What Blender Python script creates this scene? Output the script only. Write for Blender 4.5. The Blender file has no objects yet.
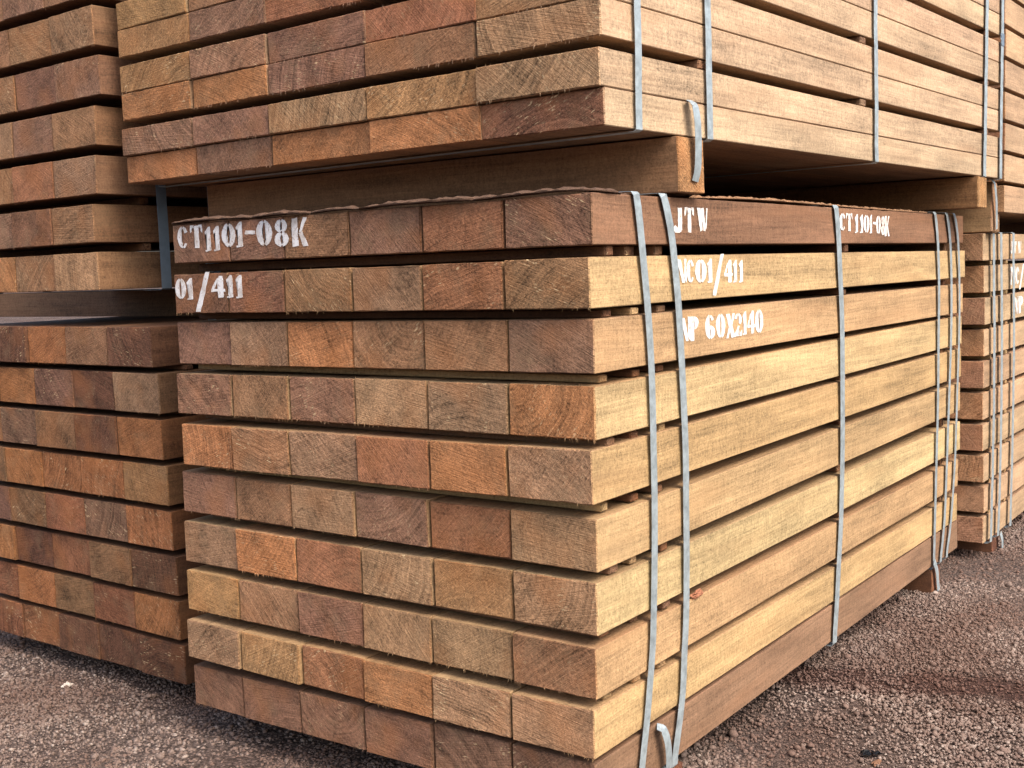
import bpy, bmesh, math, random
import numpy as np
from mathutils import Vector, Matrix, noise

S = bpy.context.scene
COL = S.collection
rnd = random.Random(7)

# ------------------------------------------------------------------ camera
cd = bpy.data.cameras.new('camera'); cam = bpy.data.objects.new('camera', cd); COL.objects.link(cam)
Rr = Vector((0.5857, -0.8099, -0.0332)); Ru = Vector((0.0989, 0.0307, 0.9946)); Rf = Vector((0.8045, 0.5858, -0.098))
M3 = Matrix((Rr, Ru, -Rf)).transposed()
cam.matrix_world = Matrix.Translation((-1.9195, -1.228, 1.1261)) @ M3.to_4x4()
cd.sensor_width = 36; cd.lens = 1165.6 / 1024 * 36; cd.clip_start = 0.05; cd.clip_end = 3000
S.camera = cam

# ------------------------------------------------------------------ light
SUN_DIR = Vector((-0.26, -1.0, 1.20)).normalized()          # towards the hazy sun
w = bpy.data.worlds.new('World'); S.world = w; w.use_nodes = True
nt = w.node_tree; bg = nt.nodes['Background']
sky = nt.nodes.new('ShaderNodeTexSky'); sky.sky_type = 'NISHITA'; sky.sun_disc = False
sky.sun_elevation = math.asin(SUN_DIR.z); sky.sun_rotation = math.atan2(SUN_DIR.x, SUN_DIR.y)
sky.air_density = 1.0; sky.dust_density = 6.0; sky.ozone_density = 1.0; sky.altitude = 100
nt.links.new(sky.outputs[0], bg.inputs[0]); bg.inputs[1].default_value = 0.15
sd = bpy.data.lights.new('sun', 'SUN'); sd.energy = 1.05; sd.angle = math.radians(22); sd.color = (1, .95, .87)
so = bpy.data.objects.new('sun', sd); COL.objects.link(so)
so.rotation_euler = SUN_DIR.to_track_quat('Z', 'Y').to_euler()
S.view_settings.view_transform = 'Standard'; S.view_settings.look = 'None'
S.view_settings.exposure = 1.12; S.view_settings.gamma = 1; S.view_settings.use_curve_mapping = False
S.render.engine = 'CYCLES'; S.cycles.use_denoising = True

# ------------------------------------------------------------------ helpers
def lin(c):
    return tuple(((v / 255) / 12.92 if v / 255 <= .04045 else ((v / 255 + .055) / 1.055) ** 2.4) for v in c)

def tag(o, label=None, cat=None, group=None, kind=None):
    if label: o['label'] = label
    if cat: o['category'] = cat
    if group: o['group'] = group
    if kind: o['kind'] = kind
    return o

def link(name, me, mat=None, parent=None):
    o = bpy.data.objects.new(name, me); COL.objects.link(o)
    if mat and not me.materials: me.materials.append(mat)
    if parent: o.parent = parent
    return o

def mesh(name, V, F, mat=None):
    me = bpy.data.meshes.new(name); me.from_pydata([tuple(v) for v in V], [], F); me.update()
    if mat: me.materials.append(mat)
    return me

ORD = ['first', 'second', 'third', 'fourth', 'fifth', 'sixth', 'seventh', 'eighth', 'ninth', 'tenth']

# ------------------------------------------------------------------ node materials
class NB:
    def __init__(s, name):
        s.m = bpy.data.materials.new(name); s.m.use_nodes = True; s.t = s.m.node_tree
        s.b = s.t.nodes['Principled BSDF']
    def n(s, typ, **k):
        q = s.t.nodes.new(typ)
        for a, v in k.items():
            if a in ('i',): continue
            setattr(q, a, v)
        for a, v in k.get('i', {}).items():
            if isinstance(v, bpy.types.NodeSocket): s.t.links.new(v, q.inputs[a])
            else: q.inputs[a].default_value = v
        return q
    def math(s, op, a, b=None, c=None, clamp=False):
        q = s.t.nodes.new('ShaderNodeMath'); q.operation = op; q.use_clamp = clamp
        for k, v in enumerate((a, b, c)):
            if v is None: continue
            if isinstance(v, bpy.types.NodeSocket): s.t.links.new(v, q.inputs[k])
            else: q.inputs[k].default_value = v
        return q.outputs[0]
    def vm(s, op, a, b=None):
        q = s.t.nodes.new('ShaderNodeVectorMath'); q.operation = op
        for k, v in enumerate((a, b)):
            if v is None: continue
            if isinstance(v, bpy.types.NodeSocket): s.t.links.new(v, q.inputs[k])
            else: q.inputs[k].default_value = v
        return q.outputs[0]
    def noise(s, vec, scale=1, detail=3, rough=.5, dist=0):
        q = s.n('ShaderNodeTexNoise', i={'Vector': vec, 'Scale': scale, 'Detail': detail, 'Roughness': rough, 'Distortion': dist})
        return q.outputs[0]
    def rng(s, v, a, b, c=0., d=1., smooth=False):
        q = s.n('ShaderNodeMapRange', i={'Value': v, 'From Min': a, 'From Max': b, 'To Min': c, 'To Max': d})
        if smooth: q.interpolation_type = 'SMOOTHSTEP'
        return q.outputs[0]
    def mix(s, f, a, b, typ='MIX'):
        q = s.t.nodes.new('ShaderNodeMix'); q.data_type = 'RGBA'; q.blend_type = typ
        for k, v in ((0, f), (6, a), (7, b)):
            if isinstance(v, bpy.types.NodeSocket): s.t.links.new(v, q.inputs[k])
            else: q.inputs[k].default_value = v if k == 0 else (*v, 1) if len(v) == 3 else v
        return q.outputs[2]
    def mul(s, col, val):
        q = s.n('ShaderNodeCombineColor', i={0: val, 1: val, 2: val})
        return s.mix(1.0, col, q.outputs[0], 'MULTIPLY')
    def bump(s, h, strength, dist):
        q = s.n('ShaderNodeBump', i={'Height': h, 'Strength': strength, 'Distance': dist})
        s.t.links.new(q.outputs[0], s.b.inputs['Normal'])
    def out(s, col, rough=.8, spec=.25):
        s.t.links.new(col, s.b.inputs['Base Color'])
        if isinstance(rough, bpy.types.NodeSocket): s.t.links.new(rough, s.b.inputs['Roughness'])
        else: s.b.inputs['Roughness'].default_value = rough
        s.b.inputs['Specular IOR Level'].default_value = spec
        return s.m

def wood_end():
    B = NB('sawn_end_grain')
    tc = B.n('ShaderNodeTexCoord').outputs['Object']
    oi = B.n('ShaderNodeObjectInfo').outputs['Random']
    tint = B.n('ShaderNodeAttribute', attribute_name='tint').outputs['Color']
    r1 = B.math('FRACT', B.math('MULTIPLY', oi, 17.31)); r2 = B.math('FRACT', B.math('MULTIPLY', oi, 71.7)); r3 = B.math('FRACT', B.math('MULTIPLY', oi, 133.1))
    r4 = B.math('FRACT', B.math('MULTIPLY', oi, 311.9))
    off = B.n('ShaderNodeCombineXYZ', i={0: B.math('MULTIPLY', oi, 90.), 1: B.math('MULTIPLY', r1, 50.), 2: B.math('MULTIPLY', r2, 70.)}).outputs[0]
    P = B.vm('ADD', tc, off)
    sep = B.n('ShaderNodeSeparateXYZ', i={0: tc})
    # pith of the log, up to half a metre away
    cy = B.rng(r1, 0, 1, -.25, .45); cz = B.rng(r2, 0, 1, -.30, .30)
    dy = B.math('SUBTRACT', sep.outputs[1], cy); dz = B.math('SUBTRACT', sep.outputs[2], cz)
    rad = B.math('SQRT', B.math('ADD', B.math('MULTIPLY', dy, dy), B.math('MULTIPLY', dz, dz)))
    wob = B.noise(P, 9, 3, .5)
    rad = B.math('ADD', rad, B.math('MULTIPLY', B.math('SUBTRACT', wob, .5), .035))
    ang = B.math('ARCTAN2', dz, dy)
    rv = B.n('ShaderNodeCombineXYZ', i={0: B.math('MULTIPLY', rad, 150.), 1: B.math('MULTIPLY', oi, 40.), 2: B.math('MULTIPLY', ang, .6)}).outputs[0]
    rings = B.noise(rv, 1, 4, .65)
    # saw marks: parallel scratches at a slant of their own
    rot = B.n('ShaderNodeVectorRotate', rotation_type='X_AXIS', i={'Vector': P, 'Angle': B.rng(r3, 0, 1, -.9, .9)}).outputs[0]
    st = B.vm('MULTIPLY', rot, (10., 10., 420.))
    saw = B.noise(st, 1, 3, .6)
    st2 = B.vm('MULTIPLY', rot, (10., 60., 260.))
    scr = B.noise(st2, 1, 2, .5)
    mott = B.noise(P, 11, 3, .6); fine = B.noise(P, 160, 4, .7); blot = B.noise(P, 24, 5, .65)
    pore = B.noise(P, 520, 2, .5)
    v = B.rng(rings, .32, .68, -.26, .22)
    v = B.math('MULTIPLY', v, B.rng(r4, 0, 1, .5, 1.7))
    v = B.math('ADD', v, B.rng(saw, .3, .7, -.20, .20))
    v = B.math('ADD', v, B.rng(mott, .3, .7, -.26, .26))
    v = B.math('ADD', v, B.rng(fine, .3, .7, -.36, .36))
    v = B.math('ADD', v, B.rng(blot, .35, .7, -.16, .14))
    v = B.math('ADD', v, B.rng(pore, .3, .42, -.35, .0))
    v = B.math('ADD', v, 1.03)
    v = B.math('MAXIMUM', v, .12)
    col = B.mul(tint, v)
    # weathered, greyer and more golden zones
    col = B.mix(B.math('MULTIPLY', B.rng(B.noise(P, 14, 3, .6), .52, .72), .5), col, B.mix(.5, tint, lin((150, 128, 98))))
    col = B.mix(B.math('MULTIPLY', B.rng(B.noise(B.vm('ADD', P, (3., 5., 7.)), 8, 2, .5), .50, .70), .45), col, B.mix(.6, tint, lin((186, 118, 66))))
    # torn pale fibres, on some ends only
    amt = B.math('MULTIPLY', B.rng(scr, .60, .68), B.rng(B.noise(P, 20, 2, .5), .5, .62))
    amt = B.math('MULTIPLY', amt, B.rng(r4, .35, .9, .1, .9))
    col = B.mix(amt, col, lin((225, 195, 150)))
    # dry checks
    chk = B.noise(B.vm('MULTIPLY', rv, (.12, 1., 60.)), 1, 2, .5)
    col = B.mix(B.math('MULTIPLY', B.rng(chk, .72, .78), .5), col, lin((55, 32, 24)))
    hgt = B.math('ADD', B.math('MULTIPLY', saw, .6), B.math('MULTIPLY', fine, .9))
    hgt = B.math('ADD', hgt, B.math('MULTIPLY', blot, .8))
    B.bump(hgt, 1., .005)
    return B.out(col, .85, .2)

def wood_side():
    B = NB('sawn_long_grain')
    tc = B.n('ShaderNodeTexCoord').outputs['Object']
    oi = B.n('ShaderNodeObjectInfo').outputs['Random']
    tint = B.n('ShaderNodeAttribute', attribute_name='tint').outputs['Color']
    r1 = B.math('FRACT', B.math('MULTIPLY', oi, 17.31)); r2 = B.math('FRACT', B.math('MULTIPLY', oi, 71.7))
    off = B.n('ShaderNodeCombineXYZ', i={0: B.math('MULTIPLY', oi, 90.), 1: B.math('MULTIPLY', r1, 50.), 2: B.math('MULTIPLY', r2, 70.)}).outputs[0]
    P = B.vm('ADD', tc, off)
    wv = B.vm('ADD', P, B.vm('SCALE', B.n('ShaderNodeTexNoise', i={'Vector': B.vm('MULTIPLY', P, (1.2, 4., 4.)), 'Scale': 1., 'Detail': 2.}).outputs[1], None))
    # (SCALE defaults to 1: set below)
    wv.node.inputs[1].links[0].from_node.inputs[3].default_value = .05
    g1 = B.noise(B.vm('MULTIPLY', wv, (1.3, 34., 34.)), 1, 4, .6)
    g2 = B.noise(B.vm('MULTIPLY', wv, (5., 190., 190.)), 1, 3, .6)
    pores = B.noise(B.vm('MULTIPLY', P, (110., 400., 400.)), 1, 3, .6)
    blot = B.noise(B.vm('MULTIPLY', P, (2.2, 6., 6.)), 1, 4, .6)
    sawv = B.noise(B.vm('MULTIPLY', P, (85., 7., 5.)), 1, 3, .6)
    fine = B.noise(P, 190, 3, .7)
    v = B.rng(g1, .3, .7, -.20, .18)
    v = B.math('ADD', v, B.rng(g2, .3, .7, -.16, .16))
    v = B.math('ADD', v, B.rng(blot, .3, .7, -.27, .22))
    v = B.math('ADD', v, B.rng(sawv, .3, .7, -.03, .03))
    v = B.math('ADD', v, B.rng(fine, .3, .7, -.24, .24))
    fuzz = B.noise(B.n('ShaderNodeVectorRotate', rotation_type='Y_AXIS', i={'Vector': B.vm('MULTIPLY', P, (1., 1., .35)), 'Angle': .5}).outputs[0], 120, 3, .7)
    v = B.math('ADD', v, B.rng(fuzz, .3, .7, -.16, .16))
    v = B.math('ADD', v, B.rng(pores, .32, .44, -.34, 0.))
    v = B.math('ADD', v, 1.02)
    col = B.mul(tint, v)
    red = B.rng(B.noise(B.vm('MULTIPLY', B.vm('ADD', P, (9., 2., 4.)), (2.2, 16., 16.)), 1, 3, .55), .50, .74)
    col = B.mix(B.math('MULTIPLY', red, .4), col, B.mix(.35, tint, lin((160, 104, 62)), 'MIX'))
    gry = B.rng(B.noise(B.vm('MULTIPLY', B.vm('ADD', P, (1., 8., 3.)), (4., 12., 12.)), 1, 4, .6), .56, .75)
    col = B.mix(B.math('MULTIPLY', gry, .4), col, B.mix(.5, tint, lin((150, 125, 95))))
    drt = B.rng(B.noise(B.vm('MULTIPLY', B.vm('ADD', P, (5., 5., 1.)), (14., 50., 50.)), 1, 4, .65), .66, .80)
    col = B.mix(B.math('MULTIPLY', drt, .5), col, lin((92, 62, 42)))
    hgt = B.math('ADD', B.math('MULTIPLY', sawv, .3), B.math('ADD', B.math('MULTIPLY', g2, .5), B.math('MULTIPLY', fine, .5)))
    B.bump(hgt, .7, .0022)
    return B.out(col, .78, .25)

M_END = wood_end(); M_SIDE = wood_side()

def simple(name, c, rough=.8, metal=0., var=.15, sc=30., bump=.0, bd=.002, spec=.3):
    B = NB(name)
    tc = B.n('ShaderNodeTexCoord').outputs['Object']
    v = B.math('ADD', 1., B.rng(B.noise(tc, sc, 4, .65), .3, .7, -var, var))
    col = B.mul(B.n('ShaderNodeRGB').outputs[0], v)
    [q for q in B.t.nodes if q.type=='RGB'][0].outputs[0].default_value = (*lin(c), 1)
    B.b.inputs['Metallic'].default_value = metal
    if bump: B.bump(B.noise(tc, sc * 1.7, 4, .7), bump, bd)
    return B.out(col, rough, spec)

M_STRAP = simple('galvanised_strap', (164, 176, 180), .5, .45, .28, 45)
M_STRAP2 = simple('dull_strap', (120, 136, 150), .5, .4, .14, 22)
M_BARK = simple('bark_sliver', (92, 70, 56), .95, 0, .35, 60, .8, .004)
M_PLASTIC = simple('black_plastic', (30, 32, 36), .4, 0, .2, 40)
M_SPLINT = simple('torn_wood', (150, 100, 74), .9, 0, .3, 120, .8, .003)

def paint_mat():
    B = NB('stencil_paint')
    tc = B.n('ShaderNodeTexCoord').outputs['Object']
    n = B.noise(tc, 120, 5, .75)
    col = B.mix(B.rng(n, .54, .66, 0, .85), B.mix(B.rng(B.noise(tc, 25, 3, .6), .4, .65), lin((236, 234, 232)), lin((205, 196, 188))), lin((158, 122, 100)))
    B.bump(n, .3, .001)
    return B.out(col, .7, .3)
M_PAINT = paint_mat()

# ------------------------------------------------------------------ ground
GZ = -0.1
def rut(B, pos):
    # a track of bare reddish earth crossing the yard in front of the packs
    q = B.n('ShaderNodeSeparateXYZ', i={0: pos})
    d = B.math('SUBTRACT', B.math('ADD', q.outputs[0], B.math('MULTIPLY', q.outputs[1], .28)), 1.32)
    d = B.math('ADD', d, B.rng(B.noise(pos, 5, 3, .6), .2, .8, -.09, .09))
    return B.rng(B.math('ABSOLUTE', d), .05, .12, 1, 0)
def gravel_mat():
    B = NB('ground_grit')
    geo = B.n('ShaderNodeNewGeometry').outputs['Position']
    big = B.noise(geo, .9, 4, .6)
    vor = B.n('ShaderNodeTexVoronoi', i={'Vector': geo, 'Scale': 115.})
    vc = B.n('ShaderNodeSeparateColor', i={0: vor.outputs['Color']}).outputs[0]
    col = B.mix(B.rng(big, .42, .62), lin((118, 102, 94)), lin((106, 86, 77)))
    col = B.mix(B.math('MULTIPLY', rut(B, geo), .8), col, lin((88, 62, 54)))
    col = B.mul(col, B.rng(vc, 0, 1, .55, 1.35))
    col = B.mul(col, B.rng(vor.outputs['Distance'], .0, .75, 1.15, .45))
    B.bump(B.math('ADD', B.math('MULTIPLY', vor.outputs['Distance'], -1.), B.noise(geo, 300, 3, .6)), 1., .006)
    return B.out(col, .95, .15)
def stone_mat():
    B = NB('gravel_stone')
    geo = B.n('ShaderNodeNewGeometry'); ri = geo.outputs['Random Per Island']; pos = geo.outputs['Position']
    cr = B.n('ShaderNodeValToRGB', i={0: ri}); e = cr.color_ramp
    cols = [(0, (114, 97, 89)), (.25, (124, 108, 99)), (.5, (134, 117, 108)), (.7, (118, 99, 90)), (.85, (142, 126, 116)), (.98, (158, 144, 134)), (1, (96, 80, 73))]
    e.elements[0].position, e.elements[0].color = 0, (*lin(cols[0][1]), 1)
    e.elements[1].position, e.elements[1].color = 1, (*lin(cols[-1][1]), 1)
    for p_, c_ in cols[1:-1]:
        q = e.elements.new(p_); q.color = (*lin(c_), 1)
    earth = B.rng(B.noise(pos, 1.9, 3, .55), .44, .58)
    col = B.mix(B.math('MULTIPLY', earth, .55), cr.outputs[0], lin((92, 68, 58)))
    col = B.mix(B.math('MULTIPLY', rut(B, pos), .6), col, lin((92, 66, 58)))
    col = B.mul(col, B.rng(B.noise(pos, 240, 3, .6), .3, .7, .8, 1.2))
    B.bump(B.noise(pos, 500, 2, .6), .3, .001)
    return B.out(col, 1., .05)
n_ = 60
gv = []; gf = []
xs = np.concatenate([[-900, -200, -40], np.linspace(-6, 10, n_), [40, 200, 900]])
ys = np.concatenate([[-900, -200, -40], np.linspace(-6, 10, n_), [40, 200, 900]])
for x in xs:
    for y in ys:
        gv.append((x, y, GZ + (.008 * noise.noise(Vector((x * 1.3, y * 1.3, 0))) if abs(x) < 11 and abs(y) < 11 else 0)))
for i in range(len(xs) - 1):
    for j in range(len(ys) - 1):
        a = i * len(ys) + j; gf.append((a, a + len(ys), a + len(ys) + 1, a + 1))
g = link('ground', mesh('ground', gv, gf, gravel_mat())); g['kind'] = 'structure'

def build_gravel():
    rs = np.random.RandomState(3)
    t = (1 + 5 ** .5) / 2
    iv = np.array([(-1, t, 0), (1, t, 0), (-1, -t, 0), (1, -t, 0), (0, -1, t), (0, 1, t), (0, -1, -t), (0, 1, -t), (t, 0, -1), (t, 0, 1), (-t, 0, -1), (-t, 0, 1)], float)
    iv /= np.linalg.norm(iv[0])
    fc = np.array([(0, 11, 5), (0, 5, 1), (0, 1, 7), (0, 7, 10), (0, 10, 11), (1, 5, 9), (5, 11, 4), (11, 10, 2), (10, 7, 6), (7, 1, 8), (3, 9, 4), (3, 4, 2), (3, 2, 6), (3, 6, 8), (3, 8, 9), (4, 9, 5), (2, 4, 11), (6, 2, 10), (8, 6, 7), (9, 8, 1)])
    P = []; R = []
    for (x0, x1, y0, y1, dens, rm) in ((-.75, .5, .5, 2.9, 24000, .0036), (-.9, .6, -.2, .5, 7000, .005), (.25, 3.7, -.85, .22, 21000, .0037), (.2, 6, -1.9, -.85, 4000, .006), (3.7, 6, -.85, .3, 5000, .006), (-1.6, -.75, .5, 3.2, 3500, .006), (-1.0, .5, 2.9, 4.2, 4000, .006)):
        n = int((x1 - x0) * (y1 - y0) * dens)
        P.append(np.stack([rs.uniform(x0, x1, n), rs.uniform(y0, y1, n)], 1)); R.append(rm * np.exp(rs.normal(0, .38, n)))
    P = np.concatenate(P); R = np.clip(np.concatenate(R), .0015, .02); n = len(R)
    # bare damp earth shows where stones are thin
    keep = np.array([rs.rand() < (1. if noise.noise(Vector((a * 1.6, b * 2.2, 4.))) < .12 else .45) * (.5 if abs(a + .28 * b - 1.32) < .09 else 1) for a, b in P])
    P, R = P[keep], R[keep]; n = len(R)
    sc = rs.uniform(.6, 1.15, (n, 3)) * R[:, None]; sc[:, 2] *= .8
    V = iv[None] * sc[:, None, :] * rs.uniform(.6, 1.25, (n, 12, 1))
    a = rs.uniform(0, 6.28, n); b = rs.uniform(-.6, .6, n)
    ca, sa, cb, sb = np.cos(a), np.sin(a), np.cos(b), np.sin(b)
    y = V[..., 1] * cb[:, None] - V[..., 2] * sb[:, None]; z = V[..., 1] * sb[:, None] + V[..., 2] * cb[:, None]
    x = V[..., 0] * ca[:, None] - y * sa[:, None]; y2 = V[..., 0] * sa[:, None] + y * ca[:, None]
    V = np.stack([x + P[:, None, 0], y2 + P[:, None, 1], z + GZ + (R * rs.uniform(.1, .7, n))[:, None]], 2)
    V = V.reshape(-1, 3); F = (fc[None] + (np.arange(n) * 12)[:, None, None]).reshape(-1)
    me = bpy.data.meshes.new('gravel'); me.vertices.add(len(V)); me.vertices.foreach_set('co', V.ravel().astype(np.float32))
    nf = n * 20
    me.loops.add(nf * 3); me.loops.foreach_set('vertex_index', F.astype(np.int32))
    me.polygons.add(nf); me.polygons.foreach_set('loop_start', np.arange(0, nf * 3, 3, dtype=np.int32))
    me.update(calc_edges=True); me.validate()
    o = link('gravel', me, stone_mat()); tag(o, 'small reddish grey crushed stones covering the yard ground', 'gravel', kind='stuff')
build_gravel()

# ------------------------------------------------------------------ timber
K_END, K_SIDE = 1.28, .66
PAL = {  # name: (photo colour of the end grain, word)
    'm': ((130, 94, 78), 'mauve-brown'), 'd': ((112, 74, 58), 'dark reddish-brown'), 'r': ((144, 92, 66), 'reddish-brown'),
    'b': ((142, 104, 76), 'mid-brown'), 'o': ((174, 114, 72), 'orange-brown'), 't': ((158, 124, 94), 'tan'),
    'g': ((144, 112, 88), 'greyish-brown'), 'y': ((168, 126, 84), 'golden-brown')}
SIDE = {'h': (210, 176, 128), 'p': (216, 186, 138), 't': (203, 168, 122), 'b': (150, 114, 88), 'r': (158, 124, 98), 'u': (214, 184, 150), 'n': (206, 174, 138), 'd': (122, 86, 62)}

def scale(c, k): return tuple(v * k for v in c)

def timber_mesh(L, W, H, endc, sidec, seed, fray=0.3, ra=.0016, flat=False, front=False):
    """a sawn timber: near end at x=0, its ring of points follows a slightly rounded, slightly uneven rectangle"""
    r = random.Random(seed)
    b = .0022
    ny = max(4, int(W / .016)); nz = max(3, int(H / .016))
    ring = []
    for i in range(ny): ring.append((b + (W - 2 * b) * i / (ny - 1), 0, 0, -1))
    for i in range(nz): ring.append((W, b + (H - 2 * b) * i / (nz - 1), 1, 0))
    for i in range(ny): ring.append((W - b - (W - 2 * b) * i / (ny - 1), H, 0, 1))
    for i in range(nz): ring.append((0, H - b - (H - 2 * b) * i / (nz - 1), -1, 0))
    n = len(ring)
    st = [0, b, .012, .03, .06, .1, .16, .25, .4, .6, .85, 1.1, 1.35, 1.6, 1.85, 2.1, 2.3]
    st = [s for s in st if s < L - .1] + [L - .04, L - b, L]
    sx, sy, sz = r.uniform(0, 99), r.uniform(0, 99), r.uniform(0, 99)
    V = []
    tl, tv = (0, 0) if flat else (r.uniform(-.02, .02), r.uniform(-.02, .02))
    for k, s in enumerate(st):
        first, last = k == 0, k == len(st) - 1
        for (y, z, ny_, nz_) in ring:
            q = noise.noise(Vector((s * 3.1 + sx, y * 22 + sy, z * 22 + sz))) * ra
            q2 = noise.noise(Vector((s * 40 + sx, y * 80 + sy, z * 80 + sz))) * ra * .7
            dn = -(abs(q) + abs(q2) * .6) + (0 if not (first or last) else -b * r.uniform(.6, 1.4))
            yy = y + ny_ * dn; zz = z + nz_ * dn
            if first or last:   # round the corner a little
                yy = min(max(yy, b), W - b); zz = min(max(zz, b), H - b)
            x = s + ((tl * (y - W / 2) + tv * (z - H / 2)) if k < 3 else 0)
            if k == 1: x += abs(noise.noise(Vector((y * 150 + sx, z * 150, 7)))) * .0035
            V.append((x, yy, zz))
    F = []; mi = []; tint = []
    e1 = scale(endc, 1); s1 = sidec
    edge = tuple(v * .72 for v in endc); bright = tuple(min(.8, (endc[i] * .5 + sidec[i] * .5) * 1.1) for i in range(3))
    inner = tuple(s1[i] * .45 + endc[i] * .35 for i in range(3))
    cap = list(range(n)); F.append(cap); mi.append(0); tint.append(e1)
    for k in range(len(st) - 1):
        for i in range(n):
            a = k * n + i; c = k * n + (i + 1) % n
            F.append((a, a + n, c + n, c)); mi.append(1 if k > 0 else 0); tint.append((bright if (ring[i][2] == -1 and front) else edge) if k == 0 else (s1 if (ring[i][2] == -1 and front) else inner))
    F.append([(len(st) - 1) * n + i for i in reversed(range(n))]); mi.append(0); tint.append(e1)
    # torn fibres hanging from the sawn lower edge
    if r.random() < fray:
        c0 = r.uniform(0, W); wd = r.uniform(.02, W * .5)
        for j in range(r.randint(8, 26)):
            y = min(max(r.gauss(c0, wd), .004), W - .004); x = r.uniform(-.0005, .004)
            ln = r.uniform(.002, .007); ww = r.uniform(.0006, .0016); dy = r.uniform(-.004, .004); dx = r.uniform(-.003, .0015)
            top = r.random() < .2; z0 = H - .003 if top else .003; sgn = 1 if top else -1
            a = len(V)
            V += [(x, y - ww, z0), (x, y + ww, z0), (x + ww, y, z0), (x + dx, y + dy, z0 + sgn * (ln + .003))]
            for f in ((0, 1, 3), (1, 2, 3), (2, 0, 3)): F.append(tuple(a + q for q in f)); mi.append(0); tint.append(bright)
    me = bpy.data.meshes.new('timber'); me.from_pydata(V, [], F)
    me.materials.append(M_END); me.materials.append(M_SIDE)
    me.polygons.foreach_set('material_index', mi)
    at = me.color_attributes.new('tint', 'FLOAT_COLOR', 'CORNER')
    buf = np.empty((len(me.loops), 4), np.float32)
    for p, c in zip(me.polygons, tint): buf[p.loop_start:p.loop_start + p.loop_total] = (*c, 1)
    at.data.foreach_set('color', buf.ravel())
    me.update()
    return me

def vary(c, r, a=.08):
    k = 1 + r.uniform(-a, a)
    return tuple(v * k * (1 + r.uniform(-.03, .03)) for v in c)

class Pack:
    """frame of a stack: origin, yaw; timbers are placed in it"""
    def __init__(s, x, y, z, yaw=0): s.M = Matrix.Translation((x, y, z)) @ Matrix.Rotation(yaw, 4, 'Z')

def put(pack, name, x, y, z, L, W, H, code, side, label, cat, group, seed, sy=0., sx=0., fray=.3, flat=False, endk=1., calm=.34, fr=None):
    r = random.Random(seed * 13 + 5)
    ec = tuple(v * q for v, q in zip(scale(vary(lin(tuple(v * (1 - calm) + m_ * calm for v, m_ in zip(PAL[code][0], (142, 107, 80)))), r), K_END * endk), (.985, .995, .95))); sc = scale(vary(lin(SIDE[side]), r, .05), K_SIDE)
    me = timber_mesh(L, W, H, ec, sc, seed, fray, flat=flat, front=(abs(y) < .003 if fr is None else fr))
    o = link(name, me)
    o.matrix_world = pack.M @ Matrix.Translation((x, y, z)) @ Matrix.Rotation(math.atan(sy), 4, 'X') @ Matrix.Rotation(-math.atan(sx), 4, 'Y')
    tag(o, label, cat, group)
    return o

# --- the stencilled pack in front ---------------------------------------------------
ROWS = [  # x end, y side, z bottom / top at the corner, z bottom / top at the left, left edge, boundaries, slope along x
 (0.0189,-0.0213,1.1674,1.2692,1.1683,1.2704,1.2708,(0.214,0.4334,0.6464,0.8592,1.0529),.000),
 (0.0083,-0.0189,1.0438,1.1445,1.0400,1.1425,1.2622,(0.2104,0.4273,0.6358,0.8537,1.0527),-.002),
 (0.0232,-0.0165,0.9145,1.0216,0.9086,1.0196,1.2800,(0.2128,0.4386,0.6527,0.8665,1.0712),-.003),
 (0.0231,-0.0142,0.7821,0.8880,0.7792,0.8900,1.2856,(0.2133,0.4332,0.6523,0.8703,1.0759),.002),
 (0.0122,-0.0118,0.6537,0.7590,0.6440,0.7590,1.2721,(0.2135,0.4228,0.6416,0.8628,1.0684),.003),
 (0.0262,-0.0094,0.5131,0.6246,0.5157,0.6225,1.2938,(0.2192,0.4421,0.6642,0.8781,1.0822),.007),
 (0.0242,-0.0071,0.3824,0.4890,0.3802,0.4930,1.2932,(0.2158,0.4335,0.6471,0.8661,1.0849),-.001),
 (0.0167,-0.0047,0.2508,0.3560,0.2529,0.3620,1.2811,(0.2134,0.4346,0.6458,0.8618,1.0771),-.004),
 (0.0040,-0.0024,0.1290,0.2300,0.1283,0.2325,1.2727,(0.2095,0.4251,0.6367,0.8449,1.0631),-.007),
 (0.0126,-0.0000,0.0060,0.1140,-0.0060,0.1050,1.2728,(0.2163,0.4369,0.6459,0.8612,1.0702),-.004)]
MC = ['mmbmrm', 'ddbgrb', 'mgobbm', 'mbmtgo', 'ombrog', 'mbtmrg', 'gobtyt', 'bbmtty', 'gooorb', 'bmmmmm']
MC = ['mmbmrm', 'ddbgrb', 'mgobbm', 'mbmtgo', 'obgrot', 'mbtmrt', 'gordyt', 'ybmttb', 'groott', 'mmmmmm']
MC[6] = 'gortyt'; MC[8] = 'gyrott'
MS = 'bhtptphthr'
MS = ['b', 'h', 't', 'p', 't', 'h', 'p', 't', 'h', 'r']
world0 = Pack(0, 0, 0)
GM = 'timbers of the stencilled front pack'
front = {}
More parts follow.
